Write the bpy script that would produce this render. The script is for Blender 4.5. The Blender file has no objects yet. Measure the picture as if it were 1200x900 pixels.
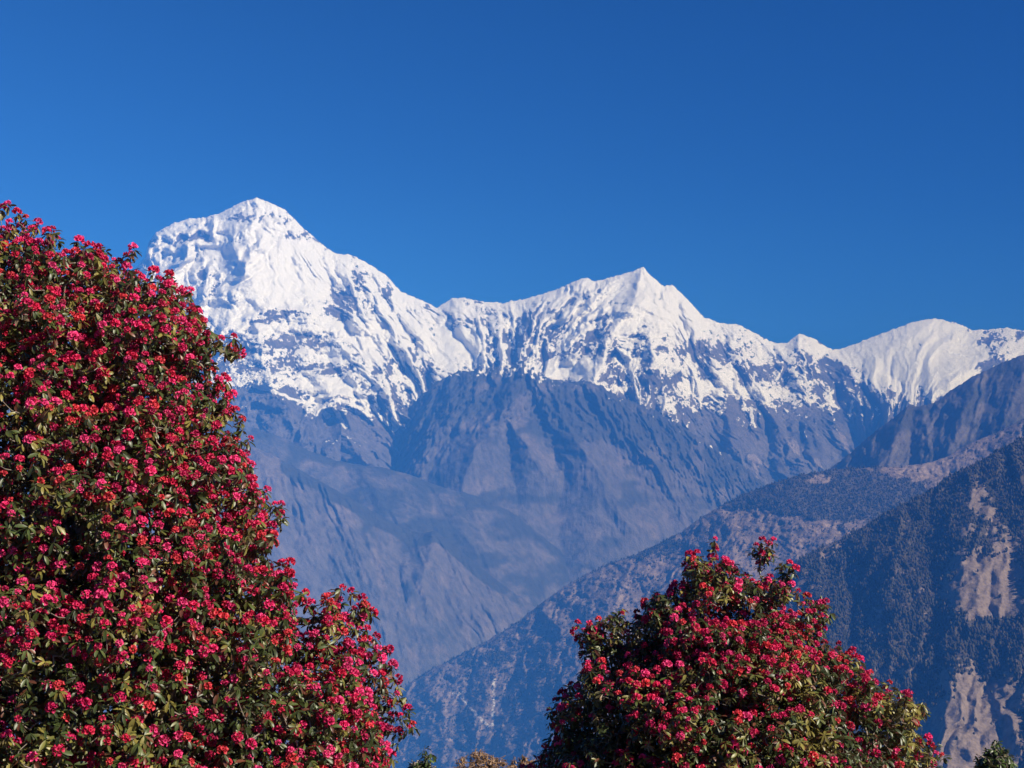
import bpy, math, random
import numpy as np
from mathutils import Vector, Matrix

# ------------------------------------------------------------------ camera, sky, sun, exposure
S = bpy.context.scene
COL = S.collection
F = 1563.0                      # focal length in photo pixels (1200 wide)
PITCH = math.atan(63 / F)
cam = bpy.data.objects.new('camera', bpy.data.cameras.new('camera'))
COL.objects.link(cam); S.camera = cam
cam.data.sensor_width = 36; cam.data.lens = 36 * F / 1200
cam.data.clip_start = 0.1; cam.data.clip_end = 200000
cam.location = (0, 0, 0); cam.rotation_euler = (math.pi / 2 + PITCH, 0, 0)

SUN_EL, SUN_AZ = math.radians(37), math.radians(121)      # azimuth clockwise from +Y
sdir = Vector((math.sin(SUN_AZ) * math.cos(SUN_EL), math.cos(SUN_AZ) * math.cos(SUN_EL), math.sin(SUN_EL)))
world = bpy.data.worlds.new('World'); S.world = world; world.use_nodes = True
wn = world.node_tree.nodes; wl = world.node_tree.links
bg = wn['Background']; bg.inputs['Strength'].default_value = 0.05
sky = wn.new('ShaderNodeTexSky'); sky.sky_type = 'NISHITA'; sky.sun_disc = False
sky.sun_elevation = SUN_EL; sky.sun_rotation = SUN_AZ
sky.altitude = 3200; sky.air_density = 1.0; sky.dust_density = 0.0; sky.ozone_density = 4.0
hs = wn.new('ShaderNodeHueSaturation'); hs.inputs['Saturation'].default_value = 2.0
tn = wn.new('ShaderNodeMix'); tn.data_type = 'RGBA'; tn.blend_type = 'MULTIPLY'; tn.inputs[0].default_value = 1; tn.inputs[7].default_value = (1, .42, .68, 1)
wl.new(sky.outputs[0], hs.inputs['Color']); wl.new(hs.outputs[0], tn.inputs[6]); wl.new(tn.outputs[2], bg.inputs['Color'])
sun = bpy.data.objects.new('sun', bpy.data.lights.new('sun', 'SUN')); COL.objects.link(sun)
sun.data.energy = 5.0; sun.data.angle = math.radians(0.53); sun.data.color = (1.0, 0.95, 0.87)
sun.rotation_euler = sdir.to_track_quat('Z', 'Y').to_euler()
S.view_settings.view_transform = 'Standard'; S.view_settings.look = 'None'
S.view_settings.gamma = 1; S.view_settings.use_curve_mapping = False
S.view_settings.exposure = 0.85
S.render.engine = 'CYCLES'
S.cycles.use_denoising = True
S.cycles.max_bounces = 6; S.cycles.diffuse_bounces = 3; S.cycles.glossy_bounces = 2
S.cycles.transmission_bounces = 2; S.cycles.volume_bounces = 1; S.cycles.transparent_max_bounces = 8
HAZE_DENSITY = 7.0e-5
HAZE_COLOR = (0.045, 0.225, 0.80)

rng = np.random.default_rng(7)
random.seed(7)
cp, sp = math.cos(PITCH), math.sin(PITCH)

def elev(v):                       # z / y along the sight line of photo row v
    b = (450 - np.asarray(v, float)) / F
    return (sp + b * cp) / (cp - b * sp)
def side(u, v):                    # x / y
    b = (450 - np.asarray(v, float)) / F
    return ((np.asarray(u, float) - 600) / F) / (cp - b * sp)
def at(u, v, y):
    return np.array([float(side(u, v)) * y, y, float(elev(v)) * y])

# ------------------------------------------------------------------ noise
_G = {}
def _grad(seed):
    if seed not in _G:
        a = np.random.default_rng(1000 + seed).random((256, 256)) * 2 * np.pi
        _G[seed] = (np.cos(a), np.sin(a))
    return _G[seed]
def noise(x, y, seed=0):
    gx, gy = _grad(seed)
    x, y = np.broadcast_arrays(np.asarray(x, float), np.asarray(y, float))
    xi = np.floor(x).astype(np.int64); yi = np.floor(y).astype(np.int64)
    fx = x - xi; fy = y - yi
    ux = fx * fx * fx * (fx * (fx * 6 - 15) + 10); uy = fy * fy * fy * (fy * (fy * 6 - 15) + 10)
    def g(i, j):
        a = (xi + i) & 255; b = (yi + j) & 255
        return gx[a, b] * (fx - i) + gy[a, b] * (fy - j)
    n0 = g(0, 0) * (1 - ux) + g(1, 0) * ux
    n1 = g(0, 1) * (1 - ux) + g(1, 1) * ux
    return (n0 * (1 - uy) + n1 * uy) * 1.5
def fbm(x, y, o=4, seed=0, gain=.5):
    r = 0; a = 1.; f = 1.; s = 0
    for k in range(o):
        r = r + a * noise(x * f + 17.3 * k, y * f - 9.1 * k, seed + k); s += a; a *= gain; f *= 2.03
    return r / s
def ridged(x, y, o=4, seed=0, gain=.5):
    r = 0; a = 1.; f = 1.; s = 0; w = 1.
    for k in range(o):
        n = 1 - np.abs(noise(x * f + 31.7 * k, y * f + 5.3 * k, seed + k)) * 1.9
        n = np.clip(n, 0, 1) ** 1.5
        r = r + a * n * w; w = np.clip(n * 1.4, 0.25, 1); s += a; a *= gain; f *= 2.07
    return r / s
def facet(W, V, lam, seed, stretch=2.6, warp=1.0):
    """planar ribs and gullies with sharp crests, lam px apart, running down the fall line"""
    x = W / lam + warp * fbm(W / (lam * 1.7), V / (lam * stretch), 3, seed, .6)
    t = np.abs((x - np.floor(x)) * 2 - 1)
    return t * (.45 + .75 * np.clip(noise(W / (lam * 1.3) + 5, V / (lam * 1.8), seed + 7) + .5, 0, 1))
def sst(a, b, x):
    t = np.clip((x - a) / (b - a), 0, 1); return t * t * (3 - 2 * t)
def blob(U, V, u, v, ru, rv):
    return np.clip(1.4 - np.hypot((U - u) / ru, (V - v) / rv), 0, 1)
def along(U, V, pts):
    """distance to a polyline of (u, v, *values) and its interpolated values at the nearest point"""
    best = np.full(U.shape, 1e9); vals = None
    for a, b in zip(pts[:-1], pts[1:]):
        a = np.array(a, float); b = np.array(b, float)
        d = b[:2] - a[:2]; L = (d ** 2).sum()
        t = np.clip(((U - a[0]) * d[0] + (V - a[1]) * d[1]) / L, 0, 1)
        dd = np.hypot(U - a[0] - t * d[0], V - a[1] - t * d[1])
        m = dd < best; best = np.where(m, dd, best)
        nv = [a[2 + k] + t * (b[2 + k] - a[2 + k]) for k in range(len(a) - 2)]
        vals = nv if vals is None else [np.where(m, n, o) for n, o in zip(nv, vals)]
    return best, vals
def spurs(U, V, lst, seed, wob=5.):
    """buttresses standing out of a face: each a polyline of (u, v, half width px, height m)"""
    Uw = U + wob * fbm(U / 22, V / 22, 3, seed); Vw = V + wob * fbm(U / 22 + 50, V / 22, 3, seed + 5)
    R = np.zeros(U.shape)
    for pts in lst:
        d, (w, h) = along(Uw, Vw, pts)
        R = np.maximum(R, h * np.clip(1 - d / w, 0, 1) ** 1.1)
    return R
def streak(U, V, lst, wob=2.):
    Uw = U + wob * noise(U / 7, V / 7, 77); Vw = V + wob * noise(U / 7, V / 7, 78)
    M = np.zeros(U.shape)
    for pts in lst:
        d, (w, h) = along(Uw, Vw, pts)
        M = np.maximum(M, h * sst(1., .45, d / w))
    return M

# ------------------------------------------------------------------ helpers
def tag(o, label=None, cat=None, group=None, kind=None):
    if label: o['label'] = label
    if cat: o['category'] = cat
    if group: o['group'] = group
    if kind: o['kind'] = kind
    return o
def mesh_np(name, co, faces4=None, faces3=None, smooth=True):
    me = bpy.data.meshes.new(name)
    co = np.asarray(co, np.float32); n = len(co)
    me.vertices.add(n); me.vertices.foreach_set('co', co.ravel())
    parts = []; sizes = []
    if faces4 is not None and len(faces4): parts.append(np.asarray(faces4, np.int32).ravel()); sizes.append(np.full(len(faces4), 4, np.int32))
    if faces3 is not None and len(faces3): parts.append(np.asarray(faces3, np.int32).ravel()); sizes.append(np.full(len(faces3), 3, np.int32))
    loops = np.concatenate(parts); sz = np.concatenate(sizes)
    me.loops.add(len(loops)); me.loops.foreach_set('vertex_index', loops)
    me.polygons.add(len(sz)); st = np.concatenate([[0], np.cumsum(sz)[:-1]]).astype(np.int32)
    me.polygons.foreach_set('loop_start', st)
    try: me.polygons.foreach_set('loop_total', sz)
    except Exception: pass
    me.update(calc_edges=True)
    if smooth: me.polygons.foreach_set('use_smooth', np.ones(len(sz), bool))
    me.validate(verbose=False)
    return me
def add(name, me, mat, parent=None):
    o = bpy.data.objects.new(name, me); COL.objects.link(o)
    if mat and not me.materials: me.materials.append(mat)
    if parent: o.parent = parent
    return o
def col_attr(me, name, rgb):
    a = me.color_attributes.new(name, 'FLOAT_COLOR', 'POINT')
    c = np.ones((len(me.vertices), 4), np.float32); c[:, :3] = rgb
    a.data.foreach_set('color', c.ravel())
def new_mat(name):
    m = bpy.data.materials.new(name); m.use_nodes = True
    nt = m.node_tree; b = nt.nodes['Principled BSDF']
    return m, nt, b
def nd(nt, t, **kw):
    n = nt.nodes.new(t)
    for k, v in kw.items(): setattr(n, k, v)
    return n
def mixc(nt, fac, a, b):
    n = nd(nt, 'ShaderNodeMix', data_type='RGBA')
    for i, s in ((0, fac), (6, a), (7, b)):
        if hasattr(s, 'links'): nt.links.new(s, n.inputs[i])
        else: n.inputs[i].default_value = s if i == 0 else (*s, 1)
    return n.outputs[2]
def math_(nt, op, a, b=0.):
    n = nd(nt, 'ShaderNodeMath', operation=op)
    for i, s in ((0, a), (1, b)):
        if hasattr(s, 'links'): nt.links.new(s, n.inputs[i])
        else: n.inputs[i].default_value = s
    return n.outputs[0]
def texn(nt, scale, detail=4, rough=.6, vec=None):
    n = nd(nt, 'ShaderNodeTexNoise'); n.inputs['Scale'].default_value = scale
    n.inputs['Detail'].default_value = detail; n.inputs['Roughness'].default_value = rough
    nt.links.new(vec, n.inputs['Vector']); return n.outputs['Fac']

def mountain_mat(name, rock1, rock2, grass, forest, scar, snow=(.73, .71, .68), scale=1 / 260., soft=.12, zs=.35):
    """cover attribute: red = snow, green = forest, blue = bare scar or clearing; the rest is rock and dry grass"""
    m, nt, b = new_mat(name)
    geo = nd(nt, 'ShaderNodeNewGeometry')
    at_ = nd(nt, 'ShaderNodeVertexColor', layer_name='cover')
    sep = nd(nt, 'ShaderNodeSeparateColor'); nt.links.new(at_.outputs[0], sep.inputs[0])
    mp = nd(nt, 'ShaderNodeMapping'); mp.inputs['Scale'].default_value = (1, 1, zs)
    nt.links.new(geo.outputs['Position'], mp.inputs['Vector'])
    P = mp.outputs[0]
    n1 = texn(nt, scale, 6, .65, P); n2 = texn(nt, scale * 6, 5, .65, P); n3 = texn(nt, scale * .3, 3, .6, P)
    c = mixc(nt, math_(nt, 'MULTIPLY_ADD', n1, 1.), rock1, rock2)
    r = nd(nt, 'ShaderNodeValToRGB'); r.color_ramp.elements[0].position = .40; r.color_ramp.elements[1].position = .60
    nt.links.new(n1, r.inputs[0]); c = mixc(nt, r.outputs[0], rock1, rock2)
    r3 = nd(nt, 'ShaderNodeValToRGB'); r3.color_ramp.elements[0].position = .42; r3.color_ramp.elements[1].position = .62
    nt.links.new(n3, r3.inputs[0]); c = mixc(nt, math_(nt, 'MULTIPLY', r3.outputs[0], .7), c, grass)
    def edge(s, soft=soft):       # break the soft attribute edge up with fine noise
        a = math_(nt, 'ADD', s, math_(nt, 'MULTIPLY', math_(nt, 'SUBTRACT', n2, .5), .9))
        q = nd(nt, 'ShaderNodeMapRange'); q.inputs['From Min'].default_value = .5 - soft; q.inputs['From Max'].default_value = .5 + soft
        nt.links.new(a, q.inputs[0]); return q.outputs[0]
    c = mixc(nt, edge(sep.outputs[2]), c, scar)
    c = mixc(nt, edge(sep.outputs[1]), c, forest)
    v = nd(nt, 'ShaderNodeMapRange'); v.inputs['To Min'].default_value = .6; v.inputs['To Max'].default_value = 1.4
    v.inputs['From Min'].default_value = .3; v.inputs['From Max'].default_value = .7
    nt.links.new(n2, v.inputs[0])
    vm = nd(nt, 'ShaderNodeVectorMath', operation='SCALE'); nt.links.new(c, vm.inputs[0]); nt.links.new(v.outputs[0], vm.inputs['Scale'])
    c = mixc(nt, edge(sep.outputs[0], .12), vm.outputs[0], snow)
    nt.links.new(c, b.inputs['Base Color'])
    b.inputs['Roughness'].default_value = .9; b.inputs['Specular IOR Level'].default_value = .1
    bp = nd(nt, 'ShaderNodeBump'); bp.inputs['Strength'].default_value = .6; bp.inputs['Distance'].default_value = .12 / scale
    nt.links.new(n2, bp.inputs['Height']); nt.links.new(bp.outputs[0], b.inputs['Normal'])
    return m

def ridge(name, crest, yc, tau, vbot, relief, cover, mat, step=1.2, jag=1.5, seed=1, label=None, back=.9, curve=0., floor=-3200, tight=1.):
    """a mountain: skyline points (u, v), distance of the crest yc [(u, m)], mean face slope tau [(u, t)];
    built in metres as a slope running down towards us with its own relief, a crest and a back slope"""
    cu = np.array([p[0] for p in crest], float); cv = np.array([p[1] for p in crest], float)
    us = np.arange(cu[0], cu[-1] + step, step)
    vc = np.interp(us, cu, cv)
    vc = vc + jag * fbm(us / 9, us * 0 + seed, 4, seed, .6) * 1.6 + jag * .5 * noise(us / 2.6, us * 0 + seed, seed + 9)
    Yc = np.interp(us, [p[0] for p in yc], [p[1] for p in yc])
    T = np.interp(us, [p[0] for p in tau], [p[1] for p in tau])
    nrow = int((vbot - vc.min()) / step) + 1
    s = (np.arange(nrow) / (nrow - 1)) ** tight
    V = vc[:, None] + (vbot - vc)[:, None] * s[None, :]
    U = np.repeat(us[:, None], nrow, 1)
    zc = Yc * elev(vc)
    kw = max(3, int(26 / step)); ker = np.hanning(2 * kw + 1); ker /= ker.sum()      # the face follows the broad skyline, not each tooth of it
    zs = np.convolve(np.pad(Yc * elev(np.interp(us, cu, cv)), kw, mode='edge'), ker, 'valid')
    e = elev(V)
    Y = (T * Yc - zs)[:, None] / (T[:, None] - e)
    drop = V - vc[:, None]
    R = relief(U, V, drop)
    fade = sst(0, 5, drop) * .75 + .25
    Y = Y - R * fade
    X = side(U, V) * Y; Z = e * Y
    co = np.stack([X, Y, Z], -1)
    # back of the mountain and the foot
    bk = []
    for d in (5200, 2600, 1300, 600, 250, 90):
        yy = Y[:, 0] + d; k = d * (1 + .25 * fbm(us / 30, us * 0 + d, 3, seed + 3))
        bk.append(np.stack([side(us, vc) * yy, yy, zc - back * k + (R[:, 0] * 0)], -1))
    foot = co[:, -1].copy(); foot[:, 2] = floor; foot[:, 1] -= 60
    full = np.concatenate([np.stack(bk, 1), co, foot[:, None]], 1)
    nc, nr = full.shape[:2]
    idx = np.arange(nc * nr).reshape(nc, nr)
    q = np.stack([idx[:-1, :-1], idx[:-1, 1:], idx[1:, 1:], idx[1:, :-1]], -1).reshape(-1, 4)
    me = mesh_np(name, full.reshape(-1, 3), q)
    C = cover(U, V, drop, R, co)
    Cf = np.zeros((nc, nr, 3)); Cf[:, len(bk):-1] = C; Cf[:, :len(bk)] = C[:, :1]; Cf[:, -1:] = C[:, -1:]
    col_attr(me, 'cover', np.clip(Cf, 0, 1).reshape(-1, 3))
    o = add(name, me, mat); tag(o, label, None, None, 'structure')
    return dict(U=U, V=V, co=co, C=C, drop=drop)
def local(R, w):
    k = np.hanning(2 * w + 1); k /= k.sum()
    B = np.apply_along_axis(lambda a: np.convolve(np.pad(a, w, mode='edge'), k, 'valid'), 0, R)
    B = np.apply_along_axis(lambda a: np.convolve(np.pad(a, w, mode='edge'), k, 'valid'), 1, B)
    return R - B
def steep(co):
    a = np.gradient(co, axis=0); b = np.gradient(co, axis=1)
    n = np.cross(a, b); n /= np.linalg.norm(n, axis=-1, keepdims=True) + 1e-9
    return n * np.sign(n[..., 2:3] + 1e-9)

# ------------------------------------------------------------------ ground sheet out to the horizon
def hill(x, y):
    """the rounded hilltop we stand on, falling away to the valley"""
    r = np.hypot(x, y)
    f = np.where(y > 0, y, y * .15)
    f = np.hypot(f, x * .35)
    z = -1.7 - .17 * f - np.clip(f - 20, 0, None) * .36 - np.clip(f - 300, 0, None) * .15
    z += .25 * fbm(x / 4., y / 4., 4, 3) * np.clip(r / 3, 0, 1) + 14 * fbm(x / 130., y / 130., 4, 8) * np.clip((r - 40) / 300, 0, 1)
    return np.maximum(z, -2900 + 60 * fbm(x / 3000., y / 3000., 3, 6))
rr = np.concatenate([[0.], np.geomspace(.8, 90000, 230)]); th = np.linspace(0, 2 * np.pi, 241)[:-1]
RR, TH = np.meshgrid(rr, th, indexing='ij'); gx_, gy_ = RR * np.sin(TH), RR * np.cos(TH)
idx = np.arange(gx_.size).reshape(gx_.shape); nx_ = np.roll(idx, -1, 1)
q = np.stack([idx[:-1], nx_[:-1], nx_[1:], idx[1:]], -1).reshape(-1, 4)
gm = mesh_np('ground', np.stack([gx_, gy_, hill(gx_, gy_)], -1).reshape(-1, 3), q[:, ::-1])
m, nt, b = new_mat('ground_grass_and_soil')
geo = nd(nt, 'ShaderNodeNewGeometry')
n1 = texn(nt, .8, 8, .65, geo.outputs['Position']); n2 = texn(nt, .01, 8, .65, geo.outputs['Position'])
nt.links.new(mixc(nt, n2, mixc(nt, n1, (.05, .07, .02), (.2, .15, .08)), (.05, .06, .03)), b.inputs['Base Color'])
b.inputs['Roughness'].default_value = .95
bp = nd(nt, 'ShaderNodeBump'); bp.inputs['Distance'].default_value = .08; nt.links.new(n1, bp.inputs['Height']); nt.links.new(bp.outputs[0], b.inputs['Normal'])
ground = add('ground', gm, m); tag(ground, None, None, None, 'structure')

# ------------------------------------------------------------------ mountains
ROCK = ((.07, .06, .07), (.16, .13, .14))
mat_snow = mountain_mat('snow_and_rock', (.07, .065, .07), (.14, .125, .125), (.13, .11, .10), (.07, .07, .06), (.22, .18, .17), scale=1 / 420.)
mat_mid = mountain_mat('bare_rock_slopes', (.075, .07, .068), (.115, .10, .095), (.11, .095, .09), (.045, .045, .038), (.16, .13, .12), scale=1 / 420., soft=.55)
mat_long = mountain_mat('dry_slopes_and_woods', (.09, .07, .06), (.19, .14, .12), (.21, .155, .13), (.075, .062, .05), (.24, .18, .155), scale=1 / 200., soft=.3, zs=.8)
mat_near = mountain_mat('wooded_slopes', (.08, .062, .05), (.17, .12, .10), (.17, .125, .105), (.062, .053, .04), (.185, .142, .12), scale=1 / 160., soft=.25, zs=.8)

# -- the snow massif on the skyline
crestA = [(-150, 420), (-60, 395), (0, 375), (60, 352), (120, 335), (150, 322), (161, 312), (170, 302), (174, 284), (183, 272), (205, 261), (222, 256),
          (240, 255), (262, 248), (280, 238), (292, 234), (301, 232), (313, 236), (335, 246), (348, 260), (370, 280), (392, 297), (410, 298), (430, 308),
          (452, 322), (470, 342), (495, 352), (513, 361), (530, 349), (542, 349), (570, 354), (590, 355), (620, 349), (650, 340), (680, 327), (688, 325),
          (696, 330), (715, 325), (735, 320), (754, 313), (765, 325), (778, 336), (787, 333), (805, 350), (825, 372), (850, 380), (862, 379), (880, 388),
          (905, 401), (922, 402), (937, 391), (955, 397), (975, 410), (985, 409), (1010, 400), (1040, 388), (1075, 376), (1095, 373), (1120, 378),
          (1140, 387), (1160, 386), (1180, 384), (1200, 388), (1260, 398), (1350, 410)]
spA = [  # main buttresses: (u, v, half width px, height m)
    [(301, 232, 4, 40), (292, 285, 24, 90), (275, 350, 36, 200), (262, 440, 50, 420), (250, 600, 80, 700)],
    [(246, 312, 10, 100), (240, 335, 12, 240), (234, 372, 18, 300), (215, 440, 40, 330)],
    [(176, 283, 4, 30), (190, 330, 30, 90), (180, 400, 50, 160)],
    [(348, 262, 8, 60), (356, 330, 22, 160), (372, 372, 40, 420), (420, 425, 46, 640), (470, 475, 50, 800), (520, 560, 60, 900)],
    [(392, 297, 6, 60), (412, 330, 22, 330), (420, 372, 34, 420), (460, 402, 34, 470), (520, 440, 40, 560)],
    [(430, 308, 5, 40), (447, 340, 16, 260), (470, 378, 26, 340), (500, 410, 30, 420)],
    [(470, 342, 5, 30), (498, 385, 20, 240), (535, 430, 30, 330)],
    [(300, 380, 16, 200), (310, 430, 36, 420), (340, 480, 50, 560), (380, 560, 60, 700)],
    [(350, 385, 14, 160), (372, 430, 30, 420), (400, 480, 40, 560), (430, 540, 50, 640)],
    [(530, 349, 5, 60), (552, 385, 26, 320), (590, 420, 34, 460), (640, 470, 50, 560)],
    [(590, 355, 5, 40), (600, 385, 20, 200), (628, 410, 26, 260)],
    [(688, 325, 5, 60), (655, 362, 26, 330), (618, 398, 28, 380), (600, 430, 30, 400)],
    [(720, 324, 5, 60), (702, 360, 24, 330), (670, 400, 30, 400), (640, 440, 34, 400)],
    [(754, 313, 4, 60), (745, 350, 24, 330), (718, 390, 32, 460), (700, 440, 40, 560), (690, 520, 60, 600)],
    [(754, 313, 4, 60), (775, 360, 30, 300), (768, 410, 30, 480), (780, 470, 46, 620), (800, 560, 60, 700)],
    [(787, 333, 4, 60), (815, 385, 26, 300), (835, 425, 34, 430), (850, 480, 44, 560), (870, 560, 60, 600)],
    [(850, 380, 5, 60), (862, 415, 22, 260), (890, 450, 34, 400), (910, 520, 50, 560)],
    [(937, 391, 5, 60), (930, 430, 26, 300), (950, 470, 36, 420), (960, 540, 50, 560)],
    [(975, 410, 5, 40), (1000, 440, 24, 260), (1040, 475, 36, 360), (1060, 540, 50, 460)],
    [(1095, 373, 5, 60), (1050, 410, 46, 200), (1010, 430, 50, 160)],
    [(1140, 387, 5, 60), (1150, 420, 36, 220), (1120, 460, 50, 330)]]
def leanA(U):
    return np.interp(U, [0, 200, 290, 340, 400, 480, 560, 640, 720, 780, 900, 1000, 1100, 1200],
                     [-.2, -.3, -.1, .1, .7, .9, .6, -.7, -.7, .5, .5, .5, -.9, -.6])
def relA(U, V, d):
    wx = 8 * fbm(U / 40, V / 40, 3, 25); wy = 6 * fbm(U / 34 + 9, V / 34, 3, 27)
    W = U - leanA(U) * d + wx
    R = spurs(U, V, spA, 20, 8)
    calm = np.clip(.55 * blob(U, V, 330, 325, 70, 42) + blob(U, V, 535, 405, 36, 26) + 1.3 * blob(U, V, 1070, 415, 90, 42) + blob(U, V, 665, 435, 40, 14) + .7 * blob(U, V, 195, 340, 30, 26)
                   + .6 * blob(U, V, 740, 335, 30, 16) + .6 * blob(U, V, 640, 345, 34, 7), 0, 1)
    flute = blob(U, V, 345, 320, 64, 46)
    k = 1 - .85 * calm
    m1 = np.clip(.55 + 1.3 * fbm(U / 45, V / 38, 3, 91), .08, 1.3); m2 = np.clip(.55 + 1.5 * fbm(U / 34, V / 30, 3, 93), .05, 1.3); m3 = np.clip(.5 + 1.5 * fbm(U / 26, V / 24, 3, 95), .0, 1.3)
    R += (.3 + .7 * k) * 400 * facet(W, V + wy, 58, 31, 2.2, 1.3) * sst(0, 40, d)
    R += k * m1 * 230 * facet(W + .25 * V, V, 25, 36, 2., 1.5) * sst(0, 14, d) + k * m2 * 110 * facet(W - .5 * V, V, 15, 39, 1.8, 1.4)
    R += k * m3 * 60 * facet(U + .9 * V, V, 8, 44, 1.4, 1.5) + k * m1 * 30 * facet(U - .5 * V, V, 4.6, 47, 1.5, 1.4)
    R += 520 * sst(225, 140, U)
    R += flute * 48 * facet(W, V, 6.5, 52, 5, .9)
    R += 110 * blob(U, V, 215, 280, 45, 20) * np.sin(V / 2.6 + U / 22 + 2 * noise(U / 14, V / 14, 3))       # rock bands of the left shoulder
    R += 60 * fbm(U / 60, V / 60, 3, 61)
    R *= 1 - .5 * sst(430, 640, V)
    # hollow shaded faces between buttresses
    R -= 260 * blob(U, V, 398, 352, 20, 22) + 200 * blob(U, V, 672, 352, 14, 16) + 220 * blob(U, V, 752, 440, 12, 20) + 140 * blob(U, V, 740, 398, 16, 7)
    return R
ROCK_AND_SHADE = [(300, 252, 18, 9, .50), (330, 274, 50, 6, .55), (222, 282, 28, 14, .55), (238, 322, 9, 16, .6), (320, 368, 34, 12, .62), (404, 352, 22, 24, 1.3),  # bare rock patches, plus shadows on the snow painted in as dark cover
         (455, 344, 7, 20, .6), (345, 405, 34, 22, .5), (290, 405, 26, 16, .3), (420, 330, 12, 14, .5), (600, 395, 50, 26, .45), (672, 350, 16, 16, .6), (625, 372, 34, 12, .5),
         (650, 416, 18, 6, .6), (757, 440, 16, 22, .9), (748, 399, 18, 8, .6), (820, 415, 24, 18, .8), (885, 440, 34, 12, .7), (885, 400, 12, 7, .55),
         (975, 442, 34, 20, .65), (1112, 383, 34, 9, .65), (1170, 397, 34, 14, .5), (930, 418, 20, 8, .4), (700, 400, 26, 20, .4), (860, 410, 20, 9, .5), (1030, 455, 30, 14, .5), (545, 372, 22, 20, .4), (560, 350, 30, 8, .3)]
SMOOTH = [(330, 322, 60, 34), (540, 410, 34, 26), (665, 434, 40, 12), (1070, 412, 72, 34), (1090, 445, 60, 20), (195, 328, 30, 24), (740, 335, 30, 18), (430, 388, 40, 12), (640, 345, 36, 6),
          (800, 372, 20, 20), (830, 455, 40, 10), (890, 462, 30, 6), (700, 456, 30, 9)]
def covA(U, V, d, R, co):
    n = steep(co)
    line = np.interp(U, [-150, 270, 330, 400, 470, 500, 560, 700, 740, 800, 900, 1000, 1050, 1100, 1200, 1350],
                     [440, 448, 468, 482, 488, 462, 450, 450, 472, 480, 478, 474, 474, 470, 430, 430])
    W = U - leanA(U) * d
    rel = (V - line)                       # negative above the snow line
    qx = 5 * fbm(U / 15, V / 15, 3, 85); qy = 5 * fbm(U / 15 + 30, V / 15, 3, 87)
    fine = .5 * fbm((W + qx) / 7, (V + qy) / 12, 4, 71, .75) + 0.52 * fbm((U + qx) / 4.6, (V + qy) / 3.6, 3, 75, .7) + .75 * fbm((W + qx) / 28, (V + qy) / 22, 3, 79)
    fine = fine - .0042 * local(R, 9)
    rock = .05 + .36 * sst(-105, -30, rel) + .12 * sst(-30, -6, rel) + .9 * sst(-16, 34, rel)
    for (u, v, a, b_, s) in ROCK_AND_SHADE: rock = rock + s * .52 * sst(0, 1.1, blob(U, V, u, v, a, b_))
    for (u, v, a, b_) in SMOOTH: rock = rock - .55 * sst(0, .7, blob(U, V, u, v, a, b_))
    rock = rock + .4 * (np.abs(n[..., 0]) - .45) * sst(-150, -20, rel) + 1.35 * fine
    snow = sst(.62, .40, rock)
    snow = np.where(rel > 30, snow * sst(60, 30, rel), snow)
    st = streak(U, V, [[(270, 440, 4, 1), (300, 452, 3.5, 1), (335, 464, 2.5, 1), (362, 474, 2, .8)], [(356, 438, 3.5, 1), (368, 468, 4, 1), (384, 488, 4, 1)],
                       [(399, 468, 3, 1), (405, 482, 3, 1)], [(425, 466, 3, 1), (440, 482, 3, 1), (455, 497, 3, 1)], [(452, 445, 3, 1), (460, 478, 3, 1), (463, 502, 5, 1)], [(392, 478, 3, 1), (404, 500, 3.5, 1)], [(412, 468, 2.5, 1), (420, 486, 2.5, 1)],
                       [(476, 432, 3, 1), (490, 460, 5, 1), (492, 480, 3, 1)], [(440, 455, 4, .9), (430, 462, 3, .9)], [(335, 447, 4, .9), (345, 450, 3, .9)],
                       [(880, 478, 2, .8), (884, 500, 1.6, .7)], [(1000, 470, 2, .8), (996, 490, 1.5, .7)]])
    snow = np.maximum(snow, 1.8 * st)
    scar = .75 * sst(.15, .5, fbm(W / 22, V / 40, 4, 81)) * sst(10, 40, rel)
    scar = np.maximum(scar, streak(U, V, [[(880, 535, 5, .8), (905, 550, 3, .7)], [(455, 520, 3, .7), (470, 532, 3, .7)], [(800, 540, 4, .6), (830, 560, 5, .6)]]))
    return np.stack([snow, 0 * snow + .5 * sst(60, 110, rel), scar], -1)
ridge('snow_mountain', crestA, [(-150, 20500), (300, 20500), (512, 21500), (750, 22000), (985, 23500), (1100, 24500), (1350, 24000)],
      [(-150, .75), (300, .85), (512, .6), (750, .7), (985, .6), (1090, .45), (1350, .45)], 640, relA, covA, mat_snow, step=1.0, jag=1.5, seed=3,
      label='snow covered mountain range along the skyline')

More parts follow.
